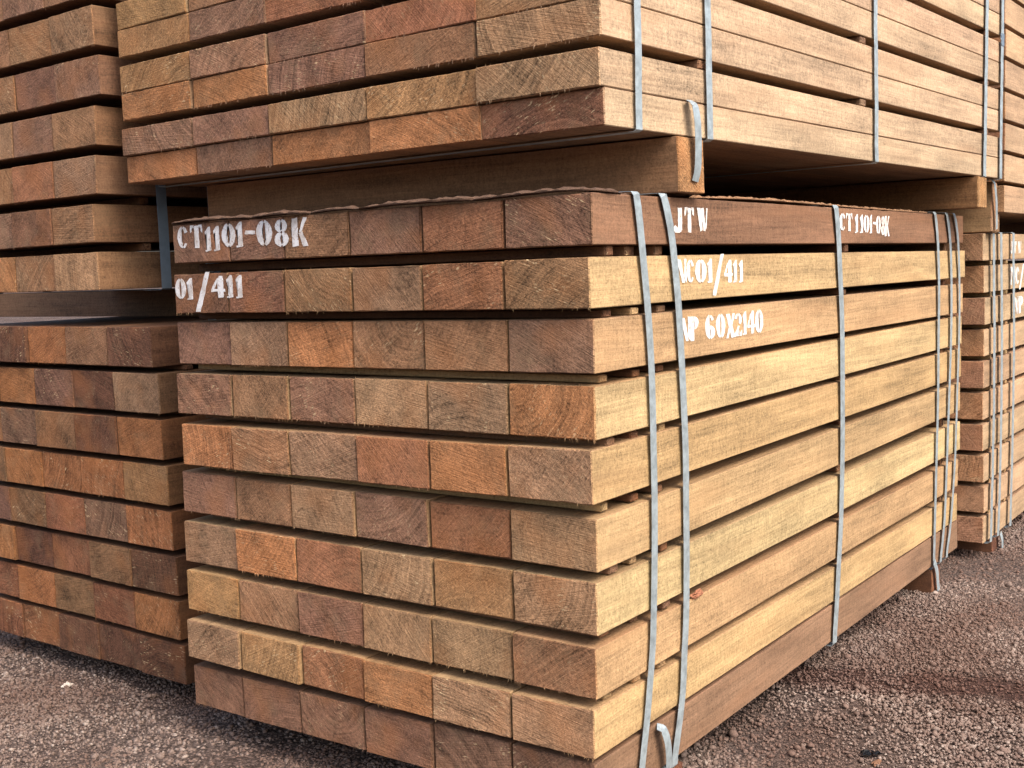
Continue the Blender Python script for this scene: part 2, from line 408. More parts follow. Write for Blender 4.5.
for k, (x0, y0, zb, zt, lb, lt_, Wd, B, sl) in enumerate(ROWS):
    Bs = [0] + list(B) + [Wd]
    H = ((zt - zb) + (lt_ - lb)) / 2; sy = (lb - zb) / Wd
    for c in range(6):          # c counts from the corner
        y = Bs[c] + (.0012 if c else 0); W = Bs[c + 1] - Bs[c] - rnd.uniform(.003, .006)
        code = MC[k][5 - c]
        flat = k < 2
        dx = 0 if (flat or c == 0) else rnd.uniform(-.003, .005)
        nm = PAL[code][1]
        rowname = 'top row' if k == 0 else 'bottom row' if k == 9 else ORD[k] + ' row down'
        colname = 'corner timber' if c == 0 else 'leftmost timber' if c == 5 else ORD[5 - c] + ' timber from the left'
        extra = ''
        if k == 0 and c == 5: extra = ', stencilled CT1101'
        if k == 1 and c == 5: extra = ', stencilled 01/41'
        if c == 0 and k == 0: extra = ', JTW on its side'
        if c == 0 and k == 1: extra = ', NC01/411 on its side'
        if c == 0 and k == 2: extra = ', NP 60X2140 on its side'
        lab = f"{nm} sawn {colname}, {rowname} of the front pack{extra}"
        Hj = H - (0 if c == 0 else abs(rnd.gauss(0, .0015)))
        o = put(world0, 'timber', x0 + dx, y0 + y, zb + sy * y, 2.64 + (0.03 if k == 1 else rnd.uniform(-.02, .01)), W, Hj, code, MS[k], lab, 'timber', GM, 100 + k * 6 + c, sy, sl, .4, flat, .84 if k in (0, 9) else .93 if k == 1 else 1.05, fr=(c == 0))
        front[(k, c)] = (o, y, sy)

# ------------------------------------------------------------------ stencil lettering
def crescent(cx, cy, rx, ry, ix, iy, a0, a1, n=9):
    P = []
    for i in range(n): a = a0 + (a1 - a0) * i / (n - 1); P.append((cx + rx * math.cos(a), cy + ry * math.sin(a)))
    for i in range(n): a = a1 + (a0 - a1) * i / (n - 1); P.append((cx + ix * math.cos(a), cy + iy * math.sin(a)))
    return P
D = math.radians
def glyph(ch):
    if ch == '0': return [crescent(.5, .5, .5, .5, .13, .42, D(100), D(260)), crescent(.5, .5, .5, .5, .13, .42, D(80), D(-80))]
    if ch == 'C': return [crescent(.5, .5, .5, .5, .12, .42, D(98), D(262)), crescent(.5, .5, .5, .5, .2, .40, D(80), D(28), 5), crescent(.5, .5, .46, .5, .25, .42, D(-80), D(-38), 4)]
    if ch == '1': return [[(.28, .0), (.74, .03), (.72, 1), (.52, 1), (.08, .80), (.12, .70), (.30, .76)], [(.08, 0), (.24, 0), (.24, .06), (.08, .05)]]
    if ch == 'T': return [[(.34, 0), (.68, 0), (.66, .97), (.36, .97)], [(0, .66), (.10, .72), (.13, .88), (.30, .90), (.30, 1), (.02, 1)], [(1, .66), (.90, .72), (.87, .88), (.72, .90), (.72, 1), (.98, 1)]]
    if ch == '-': return [[(0, .52), (.9, .50), (.95, .62), (.1, .66)]]
    if ch == '8': return [crescent(.5, .75, .42, .25, .1, .17, D(102), D(258), 7), crescent(.5, .75, .42, .25, .1, .17, D(78), D(-78), 7), crescent(.5, .26, .5, .27, .12, .19, D(100), D(260), 7), crescent(.5, .26, .5, .27, .12, .19, D(80), D(-80), 7)]
    if ch == 'K': return [[(0, 0), (.38, .02), (.36, 1), (.02, .98)], [(.46, .50), (.78, 1), (.98, 1), (.62, .50)], [(.46, .46), (.64, .54), (1, 0), (.70, 0)]]
    if ch == '4': return [[(.5, 0), (.86, 0), (.86, 1), (.62, 1), (.5, .86)], [(0, .28), (.44, .28), (.44, .40), (.2, .40), (.44, .76), (.44, .9), (0, .38)], [(.9, .27), (1, .27), (1, .40), (.9, .40)]]
    if ch == '/': return [[(0, 0), (.28, 0), (1, 1), (.74, 1)]]
    if ch == 'J': return [[(.48, .12), (.88, .12), (.88, 1), (.44, 1), (.44, .9), (.5, .88)], [(0, .10), (.14, 0), (.60, 0), (.84, .09), (.46, .09), (.36, .22), (.12, .30), (0, .22)]]
    if ch == 'W': return [[(0, 1), (.30, 1), (.50, .05), (.30, 0)], [(.36, .45), (.42, 1), (.60, 1), (.80, .0), (.62, .02), (.50, .62)], [(.82, .20), (.92, 1), (1, 1), (.86, .08)]]
    if ch == 'N': return [[(0, 0), (.18, 0), (.18, 1), (0, 1)], [(.22, .98), (.48, .96), (.84, 0), (.62, 0), (.22, .80)], [(.84, .22), (1, 0), (1, 1), (.84, 1)]]
    if ch == 'P': return [[(0, 0), (.42, 0), (.40, 1), (0, 1)], crescent(.46, .73, .54, .27, .12, .17, D(85), D(-85), 7)]
    if ch == '6': return [crescent(.5, .5, .5, .5, .1, .42, D(98), D(262)), crescent(.5, .28, .5, .28, .12, .18, D(82), D(-82), 7), crescent(.5, .6, .44, .4, .2, .30, D(78), D(30), 4)]
    if ch == 'X': return [[(0, 1), (.38, 1), (1, 0), (.60, 0)], [(.02, 0), (.22, 0), (.46, .40), (.38, .52)], [(.58, .60), (.66, .48), (1, 1), (.80, 1)]]
    if ch == '2': return [crescent(.46, .70, .50, .30, .14, .20, D(80), D(-40), 7), crescent(.46, .70, .46, .30, .2, .20, D(98), D(165), 5), [(0, 0), (.95, 0), (.98, .26), (.80, .14), (.40, .18), (.66, .44), (.50, .46), (0, .12)]]
    return []

def letters(spec, place, holder, normal, seed=1):
    """spec: (char, u0, u1, v0, v1); place(u, v) -> world point; holder(u) -> timber; each timber gets its own marks"""
    r = random.Random(seed); per = {}
    for ch, u0, u1, v0, v1 in spec:
        for poly in glyph(ch):
            # subdivide and roughen the outline
            pts = []
            for i in range(len(poly)):
                a, b = poly[i], poly[(i + 1) % len(poly)]
                L = math.hypot((b[0] - a[0]) * .55, b[1] - a[1]); m = max(1, int(L / .09))
                for j in range(m): t = j / m; pts.append((a[0] + (b[0] - a[0]) * t + r.uniform(-.022, .022), a[1] + (b[1] - a[1]) * t + r.uniform(-.012, .012)))
            ar = sum(pts[i][0] * pts[(i + 1) % len(pts)][1] - pts[(i + 1) % len(pts)][0] * pts[i][1] for i in range(len(pts)))
            sg = 1 if ar > 0 else -1; fx = (.0010 if u0 < 1.3 else .0004) / max(1e-6, abs(u1 - u0)); fy = .0004 / abs(v1 - v0); off = []
            for i in range(len(pts)):
                (ax, ay), (bx, by) = pts[i - 1], pts[(i + 1) % len(pts)]
                tx, ty = (bx - ax) * abs(u1 - u0), (by - ay) * abs(v1 - v0); L = math.hypot(tx, ty) or 1
                off.append((pts[i][0] + sg * ty / L * fx, pts[i][1] - sg * tx / L * fy))
            pts = off
            wp = [(u0 + (u1 - u0) * a, v0 + (v1 - v0) * b) for a, b in pts]
            um = sum(q[0] for q in wp) / len(wp)
            h = holder(um); per.setdefault(h.name, (h, []))[1].append([place(*q) for q in wp])
    for h, polys in per.values():
        inv = h.matrix_world.inverted(); nl = (inv.to_3x3() @ normal).normalized()
        bm = bmesh.new()
        for P in polys:
            # drop on the face of the timber: 1 mm proud in its own frame
            Q = []
            for p in P:
                q = inv @ Vector(p)
                if abs(nl.x) > .5: q.x = -.0007
                else: q.y = -.0007
                Q.append(bm.verts.new(q))
            bm.faces.new(Q)
        bmesh.ops.triangulate(bm, faces=bm.faces[:], ngon_method='EAR_CLIP')
        res = bmesh.ops.extrude_face_region(bm, geom=bm.faces[:])
        for v in res['geom']:
            if isinstance(v, bmesh.types.BMVert): v.co += -nl * .0005
        bmesh.ops.recalc_face_normals(bm, faces=bm.faces[:])
        me = bpy.data.meshes.new('stencil_marks'); bm.to_mesh(me); bm.free()
        link('stencil_marks', me, M_PAINT, h)

def endspec(chars, p0, p1, Y0, Y1):
    """pixel spans along the end face to spans in u = -Y"""
    f = lambda px: -(Y0 + (Y1 - Y0) * (px - p0) / (p1 - p0))
    return [(c, f(a), f(b), v0, v1) for c, a, b, v0, v1 in chars]
bndE = [ROWS[0][1] + b for b in ROWS[0][7]]
def hold_end(k):
    y0 = ROWS[k][1]; B = ROWS[k][7]
    def h(u):
        y = -u - y0; c = sum(1 for b in B if y > b); return front[(k, c)][0]
    return h
letters(endspec([('C', 178, 189, 1.207, 1.262), ('T', 192, 204.5, 1.206, 1.263), ('1', 206.5, 215, 1.196, 1.256), ('1', 215.5, 224, 1.196, 1.257), ('0', 225, 238, 1.204, 1.261),
                 ('1', 238.5, 247.5, 1.202, 1.263), ('-', 248, 258.5, 1.200, 1.262), ('0', 259.5, 274, 1.201, 1.263), ('8', 276.5, 289.5, 1.198, 1.262), ('K', 293, 307, 1.196, 1.262)],
                178, 307, 1.226, .757), lambda u, v: (0, -u, v), hold_end(0), Vector((-1, 0, 0)), 1)
letters(endspec([('0', 175.5, 186, 1.078, 1.130), ('1', 187, 195, 1.076, 1.130), ('/', 195.5, 211, 1.046, 1.143), ('4', 212, 225.5, 1.080, 1.133), ('1', 226.5, 235, 1.079, 1.134), ('1', 235.5, 244, 1.078, 1.134)],
                175, 245, 1.236, .969), lambda u, v: (0, -u, v), hold_end(1), Vector((-1, 0, 0)), 2)
def sidespec(chars, p0, p1, X0, X1):
    # perspective-aware spacing along the side
    import math as _m
    f = lambda px: X0 + (X1 - X0) * (px - p0) / (p1 - p0)
    return [(c, f(a), f(b), v0, v1) for c, a, b, v0, v1 in chars]
SN = Vector((0, -1, 0))
letters(sidespec([('J', 674, 682.5, 1.193, 1.247), ('T', 684.5, 693.5, 1.194, 1.249), ('W', 697, 707.5, 1.197, 1.249)], 674, 707.5, .353, .514), lambda u, v: (u, 0, v), lambda u: front[(0, 0)][0], SN, 3)
letters(sidespec([('N', 676, 685.5, 1.084, 1.136), ('C', 686, 693, 1.083, 1.134), ('0', 694, 705, 1.081, 1.134), ('1', 705.5, 712.5, 1.080, 1.134), ('/', 711, 723, 1.050, 1.144),
                  ('4', 723.5, 732, 1.078, 1.131), ('1', 732.5, 738.5, 1.077, 1.130), ('1', 739, 745, 1.076, 1.129)], 677, 745, .368, .712), lambda u, v: (u, 0, v), lambda u: front[(1, 0)][0], SN, 4)
letters(sidespec([('N', 680, 689, .953, 1.007), ('P', 689.5, 697, .952, 1.006), ('6', 703.5, 712.5, .950, 1.006), ('0', 714, 723, .949, 1.006), ('X', 724, 733, .946, 1.003),
                  ('2', 733, 740.5, .947, 1.002), ('1', 741, 746.5, .948, 1.004), ('4', 746.5, 754.5, .948, 1.004), ('0', 755, 764, .947, 1.005)], 682, 764, .391, .826), lambda u, v: (u, 0, v), lambda u: front[(2, 0)][0], SN, 5)
letters(sidespec([('C', 839.5, 845, 1.205, 1.254), ('T', 845.5, 851.5, 1.204, 1.255), ('1', 853.5, 858, 1.199, 1.253), ('1', 858.5, 863, 1.199, 1.253), ('0', 862.5, 868.5, 1.199, 1.253),
                  ('1', 868.5, 872, 1.198, 1.253), ('-', 872, 876, 1.198, 1.252), ('0', 875.5, 880.5, 1.197, 1.252), ('8', 881, 885, 1.193, 1.252), ('K', 885, 890, 1.190, 1.253)], 840, 889, 1.357, 1.780), lambda u, v: (u, 0, v), lambda u: front[(0, 0)][0], SN, 6)

# ------------------------------------------------------------------ spacer sticks
def stick(pack, x, y, z, L, w_, h, label, group, seed, side='t'):
    r = random.Random(seed)
    c = scale(vary(lin(SIDE[side]), r, .12), K_SIDE)
    # stick runs along +Y: timber mesh turned a quarter
    me = timber_mesh(L, w_, h, c, c, seed, 0, .0010, front=True)
    o = link('spacer_stick', me)
    o.matrix_world = pack.M @ Matrix.Translation((x + w_, y, z)) @ Matrix.Rotation(math.pi / 2, 4, 'Z')
    tag(o, label, 'spacer stick', group)
GS = 'spacer sticks in the gaps of the front pack'
for k in range(9):
    up, dn = ROWS[k], ROWS[k + 1]
    for j, xx in enumerate((.075, .185, .300, 1.40, 2.45)):
        xx += rnd.uniform(-.012, .012)
        zb_ = dn[3] + (dn[8]) * xx + .0015; zt_ = up[2] + up[8] * xx - .0008
        zl = (dn[5]) + dn[8] * xx; zlt = up[4] + up[8] * xx
        lo = max(zb_, zl + .0015); hi = min(zt_, zlt - .0008)
        if hi - lo < .008: lo = hi - .008
        pos = ['nearest the corner', 'second from the corner', 'third from the corner', 'halfway along', 'at the far end'][j]
        wd = rnd.uniform(.026, .036) if j < 3 else .03
        y_in = dn[1] + (rnd.uniform(.004, .02))
        stick(world0, xx, y_in, lo, 1.24, wd, hi - lo, f"thin spacer stick {pos}, between {ORD[k]} and {ORD[k+1]} rows of front pack", GS, 500 + k * 5 + j, rnd.choice('tbdbd'))

# ------------------------------------------------------------------ upper right pack of paired boards
UP = Pack(.071, -.025, 1.40, math.radians(-2.48))
UB = [[('127', 0)]]
UC = [['yboo d'.replace(' ', ''), 'mmtyt'], ['oombt', 'ymmrb'], ['ymrbt', 'ybrmt'], ['ommbt', 'tbrmy']]
UC[0][0] = 'omood'
UBOUND = [0, .318, .648, .987, 1.290, 1.608]
UE = [(0.004, -0.014), (-.006, -.004), (0, 0), (.004, -.003)]
GU = 'boards of the raised right pack'
for L_ in range(4):
    for j in range(2):
        for c in range(5):
            y0 = UBOUND[c] + (rnd.uniform(-.006, .006) if c else 0); y1 = UBOUND[c + 1] + 0
            if c < 4: y1 = UBOUND[c + 1] - .002
            dx = (UE[L_][j] if c == 0 else UE[L_][j] * .3 - .004) + (rnd.uniform(-.0025, .0025) if c else 0)
            if L_ == 0 and j == 0 and c == 0: dx = .0
            code = UC[L_][j][4 - c]
            cn = 'corner board' if c == 0 else 'leftmost board' if c == 4 else ORD[4 - c] + ' board from left'
            ln = ['lowest', 'second', 'third', 'fourth'][L_]
            lab = f"{PAL[code][1]} {cn}, {'upper' if j else 'lower'} half of the {ln} layer, raised right pack"
            put(UP, 'board', dx, y0, L_ * .172 + j * .0755, 2.65 + rnd.uniform(-.01, .01), y1 - y0, .0745, code, 'u', lab, 'board', GU, 900 + L_ * 10 + j * 5 + c, 0, -.004 * 0, .35)
for L_ in range(3):
    for j, xx in enumerate((.38, 1.3, 2.45)):
        stick(UP, xx, .004, L_ * .172 + .1512, 1.58, .04, .0202, f"thin spacer stick {['near the corner','halfway along','at the far end'][j]} above the {['lowest','second','third'][L_]} layer, raised right pack", 'spacer sticks of the raised right pack', 1000 + L_ * 3 + j, 'r')

# ------------------------------------------------------------------ stacks at the left
LP = Pack(.139, 1.476, -.032, math.radians(-.97))
LC = ['bdobd', 'rrmmt', 'ommbm', 'boooo', 'mbrmo', 'omrbd', 'robro', 'rrddd']
LC = ['bdobd', 'romdt', 'ombdo', 'boooy', 'mbrmo', 'odrbd', 'robro', 'rrddd']
LBW = [.0, .212, .422, .632, .842, 1.052]
GL = 'timbers of the lower left pack'
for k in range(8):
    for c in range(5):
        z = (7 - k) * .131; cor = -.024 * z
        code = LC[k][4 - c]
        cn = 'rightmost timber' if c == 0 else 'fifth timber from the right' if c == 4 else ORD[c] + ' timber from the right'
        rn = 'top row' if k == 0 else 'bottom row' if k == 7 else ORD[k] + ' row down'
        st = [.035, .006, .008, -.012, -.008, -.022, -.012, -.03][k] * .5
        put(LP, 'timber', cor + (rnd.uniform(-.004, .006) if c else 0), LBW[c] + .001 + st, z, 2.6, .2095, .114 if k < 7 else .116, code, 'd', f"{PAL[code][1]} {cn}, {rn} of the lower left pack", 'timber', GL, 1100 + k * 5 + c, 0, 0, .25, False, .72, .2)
for k in range(7):
    stick(LP, -.024 * (6 - k) * .131 + .10, .01, (6 - k) * .131 + .1155, 1.03, .03, .0150, f"thin spacer stick between {ORD[k]} and {ORD[k+1]} rows of the lower left pack", 'spacer sticks of the lower left pack', 1200 + k, 'd')

ULP = Pack(.109, 1.675, 1.105, math.radians(-2.32))
UC2 = ['mmbt', 'dmmb', 'bbrg', 'mgmb', 'bbmg', 'rmbt', 'mbbm']
UC2 = ['oobt', 'bmdb', 'mbrg', 'ggmb', 'bbmm', 'rbbt', 'mbmb']
ULW = [0, .225, .453, .680, .907]
GLU = 'timbers of the raised left pack'
for k in range(7):
    z = k * .1365
    st = [.034, .034, .007, -.004, -.038, -.026, -.01][k]
    for c in range(4):
        code = UC2[k][3 - c]
        cn = ['rightmost timber', 'second timber from the right', 'third timber from the right', 'fourth timber from the right'][c]
        rn = 'bottom row' if k == 0 else ORD[k] + ' row up'
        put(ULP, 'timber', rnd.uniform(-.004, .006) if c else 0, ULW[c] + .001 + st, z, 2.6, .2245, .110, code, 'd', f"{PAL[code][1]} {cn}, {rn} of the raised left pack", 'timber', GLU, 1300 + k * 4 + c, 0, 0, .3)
for k in range(6):
    stick(ULP, .16, .04, k * .1365 + .1115, .84, .03, .0240, f"thin spacer stick between {ORD[k]} and {ORD[k+1]} rows from below, raised left pack", 'spacer sticks of the raised left pack', 1400 + k, 'd')

# ------------------------------------------------------------------ far pack and the stack above it
NP = Pack(2.845, -.05, -.026, 0)
NC_ = ['gbm', 'btm', 'mbb', 'bmt', 'mbb', 'bbm', 'mbt', 'bmb', 'gbm', 'mmb']
GN = 'timbers of the far right pack'; farp = {}
for k in range(10):
    z = (9 - k) * .1248
    for c in range(3):
        code = NC_[k][c]
        cn = 'corner timber' if c == 0 else ORD[c] + ' timber from the corner'
        rn = 'top row' if k == 0 else 'bottom row' if k == 9 else ORD[k] + ' row down'
        o = put(NP, 'timber', rnd.uniform(-.012, .012) if k else -.02, c * .212 + .001 + rnd.uniform(-.004, .004), z, 2.6, .2095, .106, code, 'n', f"{PAL[code][1]} {cn}, {rn} of the far right pack", 'timber', GN, 1500 + k * 3 + c, 0, 0, .2, flat=(k < 3), endk=1.35, fr=(c == 0))
        farp[(k, c)] = o
for k in range(9):
    for j, xx in enumerate((.10, .36)):
        stick(NP, xx, .006, (8 - k) * .1248 + .1072, .61, .03, .0168, f"thin spacer stick {'nearest' if j == 0 else 'second from'} the corner between {ORD[k]} and {ORD[k+1]} rows, far right pack", 'spacer sticks of the far right pack', 1600 + k * 2 + j, 't')
letters([('J', 3.262, 3.30, 1.122, 1.172), ('T', 3.315, 3.365, 1.122, 1.172), ('W', 3.39, 3.45, 1.122, 1.172)], lambda u, v: (u, 0, v), lambda u: farp[(0, 0)], SN, 7)
letters([('N', 3.280, 3.36, .990, 1.066), ('C', 3.37, 3.43, .990, 1.066), ('/', 3.43, 3.52, .968, 1.076)], lambda u, v: (u, 0, v), lambda u: farp[(1, 0)], SN, 8)
letters([('N', 3.315, 3.385, .866, .938), ('P', 3.40, 3.47, .866, .938)], lambda u, v: (u, 0, v), lambda u: farp[(2, 0)], SN, 9)

VP = Pack(2.93, -.10, 1.283, 0)
VC = ['tbm', 'btm', 'mbb', 'bmt', 'mbb', 'bbm', 'mbt', 'btm']
for k in range(8):
    for c in range(3):
        code = VC[k][c]
        cn = 'front timber' if c == 0 else ORD[c] + ' timber from the front'
        rn = 'bottom row' if k == 0 else ORD[k] + ' row up'
        put(VP, 'timber', rnd.uniform(-.01, .01), c * .212 + .001, k * .1195, 2.6, .2095, .105, code, 'n', f"{PAL[code][1]} {cn}, {rn} of the raised far right pack", 'timber', 'timbers of the raised far right pack', 1700 + k * 3 + c, 0, 0, .2)
for k in range(6):
    stick(VP, .5, .006, k * .1195 + .1062, .61, .03, .0122, f"thin spacer stick between {ORD[k]} and {ORD[k+1]} rows from below, raised far right pack", 'spacer sticks of the raised far right pack', 1800 + k, 't')

# ------------------------------------------------------------------ bearers
def bearer(x, y, z, L, w_, h, label, group, seed, side='b', code='b', yaw=0):
    r = random.Random(seed)
    me = timber_mesh(L, w_, h, scale(vary(lin(PAL[code][0]), r), 1), scale(vary(lin(SIDE[side]), r, .06), K_SIDE), seed, .8, .0022, front=True)
    o = link('timber_bearer', me)
    o.matrix_world = Matrix.Translation((x + w_, y, z)) @ Matrix.Rotation(math.pi / 2 + yaw, 4, 'Z')
    tag(o, label, 'bearer', group); return o
GB = 'bearer beams between stacked packs'; GG = 'bearer beams on the ground'
bearer(.335, -.045, 1.278, 1.53, .120, .1195, 'thick brown bearer beam with splintered end, under the raised right pack near the corner', GB, 2001, 'r', 'y')
bearer(2.40, -.135, 1.287, 1.75, .118, .110, 'brown bearer beam across the far end of the front pack top', GB, 2002, 'd', 'y')
bearer(2.86, -.075, 1.206, 1.2, .10, .0755, 'short bearer beam on the far right pack, below its raised pack', GB, 2003, 'b', 't')
bearer(4.9, -.075, 1.206, 1.2, .10, .0755, 'bearer beam at the back of the far right pack', GB, 2004, 'b', 't')
bearer(2.69, -.110, 1.206, 1.3, .075, .182, 'tall pale-ended bearer block between front pack and far right pack', GB, 2005, 't', 't')
bearer(.75, 1.50, .9975, 2.7, .12, .100, 'shadowed brown bearer beam in the gap between the two left packs', GB, 2006, 'b', 'b', math.radians(-1))
bearer(2.2, 1.46, .9975, 2.1, .12, .100, 'rear bearer beam between the two left packs, far from their ends', GB, 2007, 'd', 'd', math.radians(-1))
for j, xx in enumerate((.27, 1.22, 2.31)):
    bearer(xx, (-.004, .16, -.004)[j], GZ - .004, (1.30, 1.1, 1.3)[j], .11, .092, f"ground bearer {['nearest the corner','halfway along','at the far end'][j]} under the front pack", GG, 2010 + j, 'd', 'd')
for j, xx in enumerate((.75, 2.3)):
    bearer(xx, 1.47, GZ - .004, 1.1, .11, .070, f"{['near','rear'][j]} ground bearer under the lower left pack", GG, 2020 + j, 'd', 'd')
for j, xx in enumerate((3.02, 5.0)):
    bearer(xx, -.04, GZ - .004, .7, .11, .074, f"{['near','rear'][j]} ground bearer under the far right pack", GG, 2030 + j, 'd', 'd')

# ------------------------------------------------------------------ steel straps
def ribbon(name, pts, wdir, width, mat, closed=False, t=.0009, parent=None):
    """flat band: pts = list of Vector, wdir = direction of its width, smoothed normals from the path"""
    n = len(pts); V = []; F = []
    for i, p in enumerate(pts):
        a = pts[(i - 1) % n] if (closed or i) else pts[0]; b = pts[(i + 1) % n] if (closed or i < n - 1) else pts[-1]
        d = (b - a)
        if d.length < 1e-9: d = Vector((0, 0, 1))
        d.normalize(); wd = (wdir - d * wdir.dot(d)).normalized(); nn = d.cross(wd).normalized()
        for sx, sn in ((-.5, -.5), (.5, -.5), (.5, .5), (-.5, .5)): V.append(p + wd * width * sx + nn * t * sn)
    m = n if closed else n - 1
    for i in range(m):
        a = i * 4; b = ((i + 1) % n) * 4
        for q in range(4): F.append((a + q, b + q, b + (q + 1) % 4, a + (q + 1) % 4))
    if not closed: F += [(3, 2, 1, 0), tuple((n - 1) * 4 + q for q in range(4))]
    me = mesh(name, V, F, mat)
    bm = bmesh.new(); bm.from_mesh(me); bmesh.ops.recalc_face_normals(bm, faces=bm.faces[:]); bm.to_mesh(me); bm.free()
    o = link(name, me, None, parent); return o

def spline(P, step=.03):
    """Catmull-Rom through the (x, y, z) points"""
    P = [Vector(p) for p in P]; out = []
    for i in range(len(P) - 1):
        a, b, c, d = P[max(i - 1, 0)], P[i], P[i + 1], P[min(i + 2, len(P) - 1)]
        m = max(1, int((c - b).length / step))
        for j in range(m):
            t = j / m
            out.append(.5 * ((2 * b) + (c - a) * t + (2 * a - 5 * b + 4 * c - d) * t * t + (3 * b - a - 3 * c + d) * t ** 3))
    out.append(P[-1]); return out

def strap_M(xz, label, group, width=.034, zt=1.276, zb=-.010, yb=1.305, xtop=None, seed=0, yf=lambda z: -.018 * z - .0055, tail=None):
    F_ = spline([(x, yf(z) - .001, z) for x, z in xz])
    xt = xz[0][0] if xtop is None else xtop; xb = xz[-1][0]
    top = F_[0]; bot = F_[-1]
    P = list(F_)
    P[0] = Vector((top.x, top.y + .001, top.z))
    P += [Vector((xb, bot.y + .004, zb)), Vector((xb, .3, zb)), Vector((xb + .01, yb - .01, zb)), Vector((xb + .01, yb, zb + .006))]
    P += [Vector((xb + (xt - xb) * q, yb, zb + (zt - zb) * q)) for q in (.3, .6, .9)]
    P += [Vector((xt, yb - .008, zt + .001)), Vector((xt, .6, zt)), Vector((xt, top.y + .02, zt)), Vector((xt, top.y + .006, zt - .0006))]
    o = ribbon('steel_strap', P, Vector((1, 0, 0)), width, M_STRAP, True)
    tag(o, label, 'steel strap', group); return o
GP = 'steel straps round the front pack'
SA = [(0.1804,1.2701),(0.1939,1.2075),(0.2055,1.142),(0.2212,1.0526),(0.2349,0.9468),(0.2423,0.8399),(0.2455,0.732),(0.2486,0.6228),(0.2472,0.4914),(0.2413,0.3597),(0.2361,0.2942),(0.2218,0.2089),(0.2101,0.1454),(0.1869,0.0458),(.18,-.004)]
SB = [(0.2971,1.2696),(0.3233,1.2089),(0.3409,1.1405),(0.3586,1.047),(0.3719,0.9365),(0.383,0.8243),(0.392,0.7106),(0.3938,0.5964),(0.3955,0.458),(0.3923,0.3191),(0.3846,0.2509),(0.3768,0.1592),(0.3643,0.1043),(0.3372,0.0147),(.335,-.004)]
SC = [(1.3084,1.2671),(1.3265,1.1916),(1.3416,1.0924),(1.3625,0.9484),(1.3725,0.7733),(1.3795,0.5662),(1.3742,0.358),(1.3617,0.2402),(1.3492,0.1222),(1.3359,0.0255),(1.334,-.004)]
SD = [(2.26,1.2668),(2.297,1.1606),(2.3206,1.0023),(2.3274,0.8244),(2.3369,0.608),(2.334,0.3902),(2.3311,0.1701),(2.3292,0.0222),(2.33,-.004)]
SE = [(2.4058,1.2668),(2.4521,1.1602),(2.4778,0.997),(2.4858,0.8135),(2.4771,0.5924),(2.4683,0.3696),(2.4529,0.1462),(2.4175,0.0174),(2.416,-.004)]
SF = [(2.5018,1.2649),(2.5483,1.1782),(2.5836,0.9934),(2.5924,0.8062),(2.584,0.5806),(2.5755,0.3532),(2.5396,0.1292),(2.4955,0.0154),(2.494,-.004)]
for i, (s_, lab) in enumerate(((SA, 'grey steel strap nearest the corner, round the front pack'), (SB, 'grey steel strap beside the JTW stencil, round the front pack'), (SC, 'lone steel strap halfway along the side of the front pack'),
                               (SD, 'first of three steel straps near the far end of the front pack'), (SE, 'middle of three steel straps near the far end of the front pack'), (SF, 'last steel strap before the far end of the front pack'))):
    strap_M(s_, lab, GP, [.026, .028, .034, .025, .025, .023][i], seed=i * 1.3)

def strap_box(pack, x, y0, y1, z0, z1, width, label, group, mat=M_STRAP, lean=0, seed=0, tilt=0):
    r = random.Random(seed)
    n = 14; F_ = []
    for i in range(n + 1):
        q = i / n; z = z1 + (z0 - z1) * q
        F_.append(Vector((x + lean * q + tilt * math.sin(q * math.pi), y0 - .003 - .0015 * r.random(), z)))
    P = F_ + [Vector((x + lean, y0 + .004, z0 - .004)), Vector((x + lean, y1 - .004, z0 - .004)), Vector((x + lean, y1 + .003, z0)), Vector((x, y1 + .003, z1)), Vector((x, y1 - .006, z1 + .004)), Vector((x, y0 + .03, z1 + .004)), Vector((x, y0 + .005, z1 + .003))]
    P = [pack.M @ p for p in P]
    o = ribbon('steel_strap', P, pack.M.to_3x3() @ Vector((1, 0, 0)), width, mat, True)
    tag(o, label, 'steel strap', group)
GPU = 'steel straps round the raised right pack'
for i, (x, wd, lab, ln) in enumerate(((.118, .024, 'steel strap nearest the corner of the raised right pack', -.005), (.402, .026, 'second steel strap from the corner of the raised right pack', .006),
                                   (1.381, .026, 'steel strap halfway along the raised right pack', .01), (2.43, .032, 'wide steel strap near the far end of the raised right pack', -.02), (2.615, .030, 'last steel strap at the far end of the raised right pack', -.01))):
    strap_box(UP, x, -.004, 1.61, -.001, 4 * .172 - .02, wd, lab, GPU, M_STRAP, ln, 30 + i)
seal_host = [o for o in COL.objects if o.name.startswith('steel_strap') and o.get('label', '').startswith('last steel strap at the far end of the raised')][0]
bm = bmesh.new(); bmesh.ops.create_cube(bm, size=1)
for v in bm.verts: v.co = Vector((v.co.x * .036, v.co.y * .004, v.co.z * .045))
bmesh.ops.subdivide_edges(bm, edges=[e for e in bm.edges if abs((e.verts[0].co - e.verts[1].co).z) > .01], cuts=4)
for v in bm.verts: v.co.x *= 1 - .16 * (abs(round(v.co.z / .009)) % 2)
bmesh.ops.bevel(bm, geom=bm.edges[:], offset=.0006, segments=1, affect='EDGES')
me = bpy.data.meshes.new('strap_seal'); bm.to_mesh(me); bm.free()
sl_ = link('strap_seal', me, M_STRAP2, seal_host); sl_.matrix_world = UP.M @ Matrix.Translation((2.612, -.0085, .50))
GPN = 'steel straps round the far right pack'
for i, (x, lab) in enumerate(((.075, 'steel strap nearest the corner of the far right pack'), (.195, 'second steel strap from the corner of the far right pack'), (.40, 'steel strap left of the lettering on the far right pack'))):
    strap_box(NP, x, -.009, .645, -.001, 9 * .1248 + .108, .034, lab, GPN, M_STRAP, -.01, 40 + i, .03)
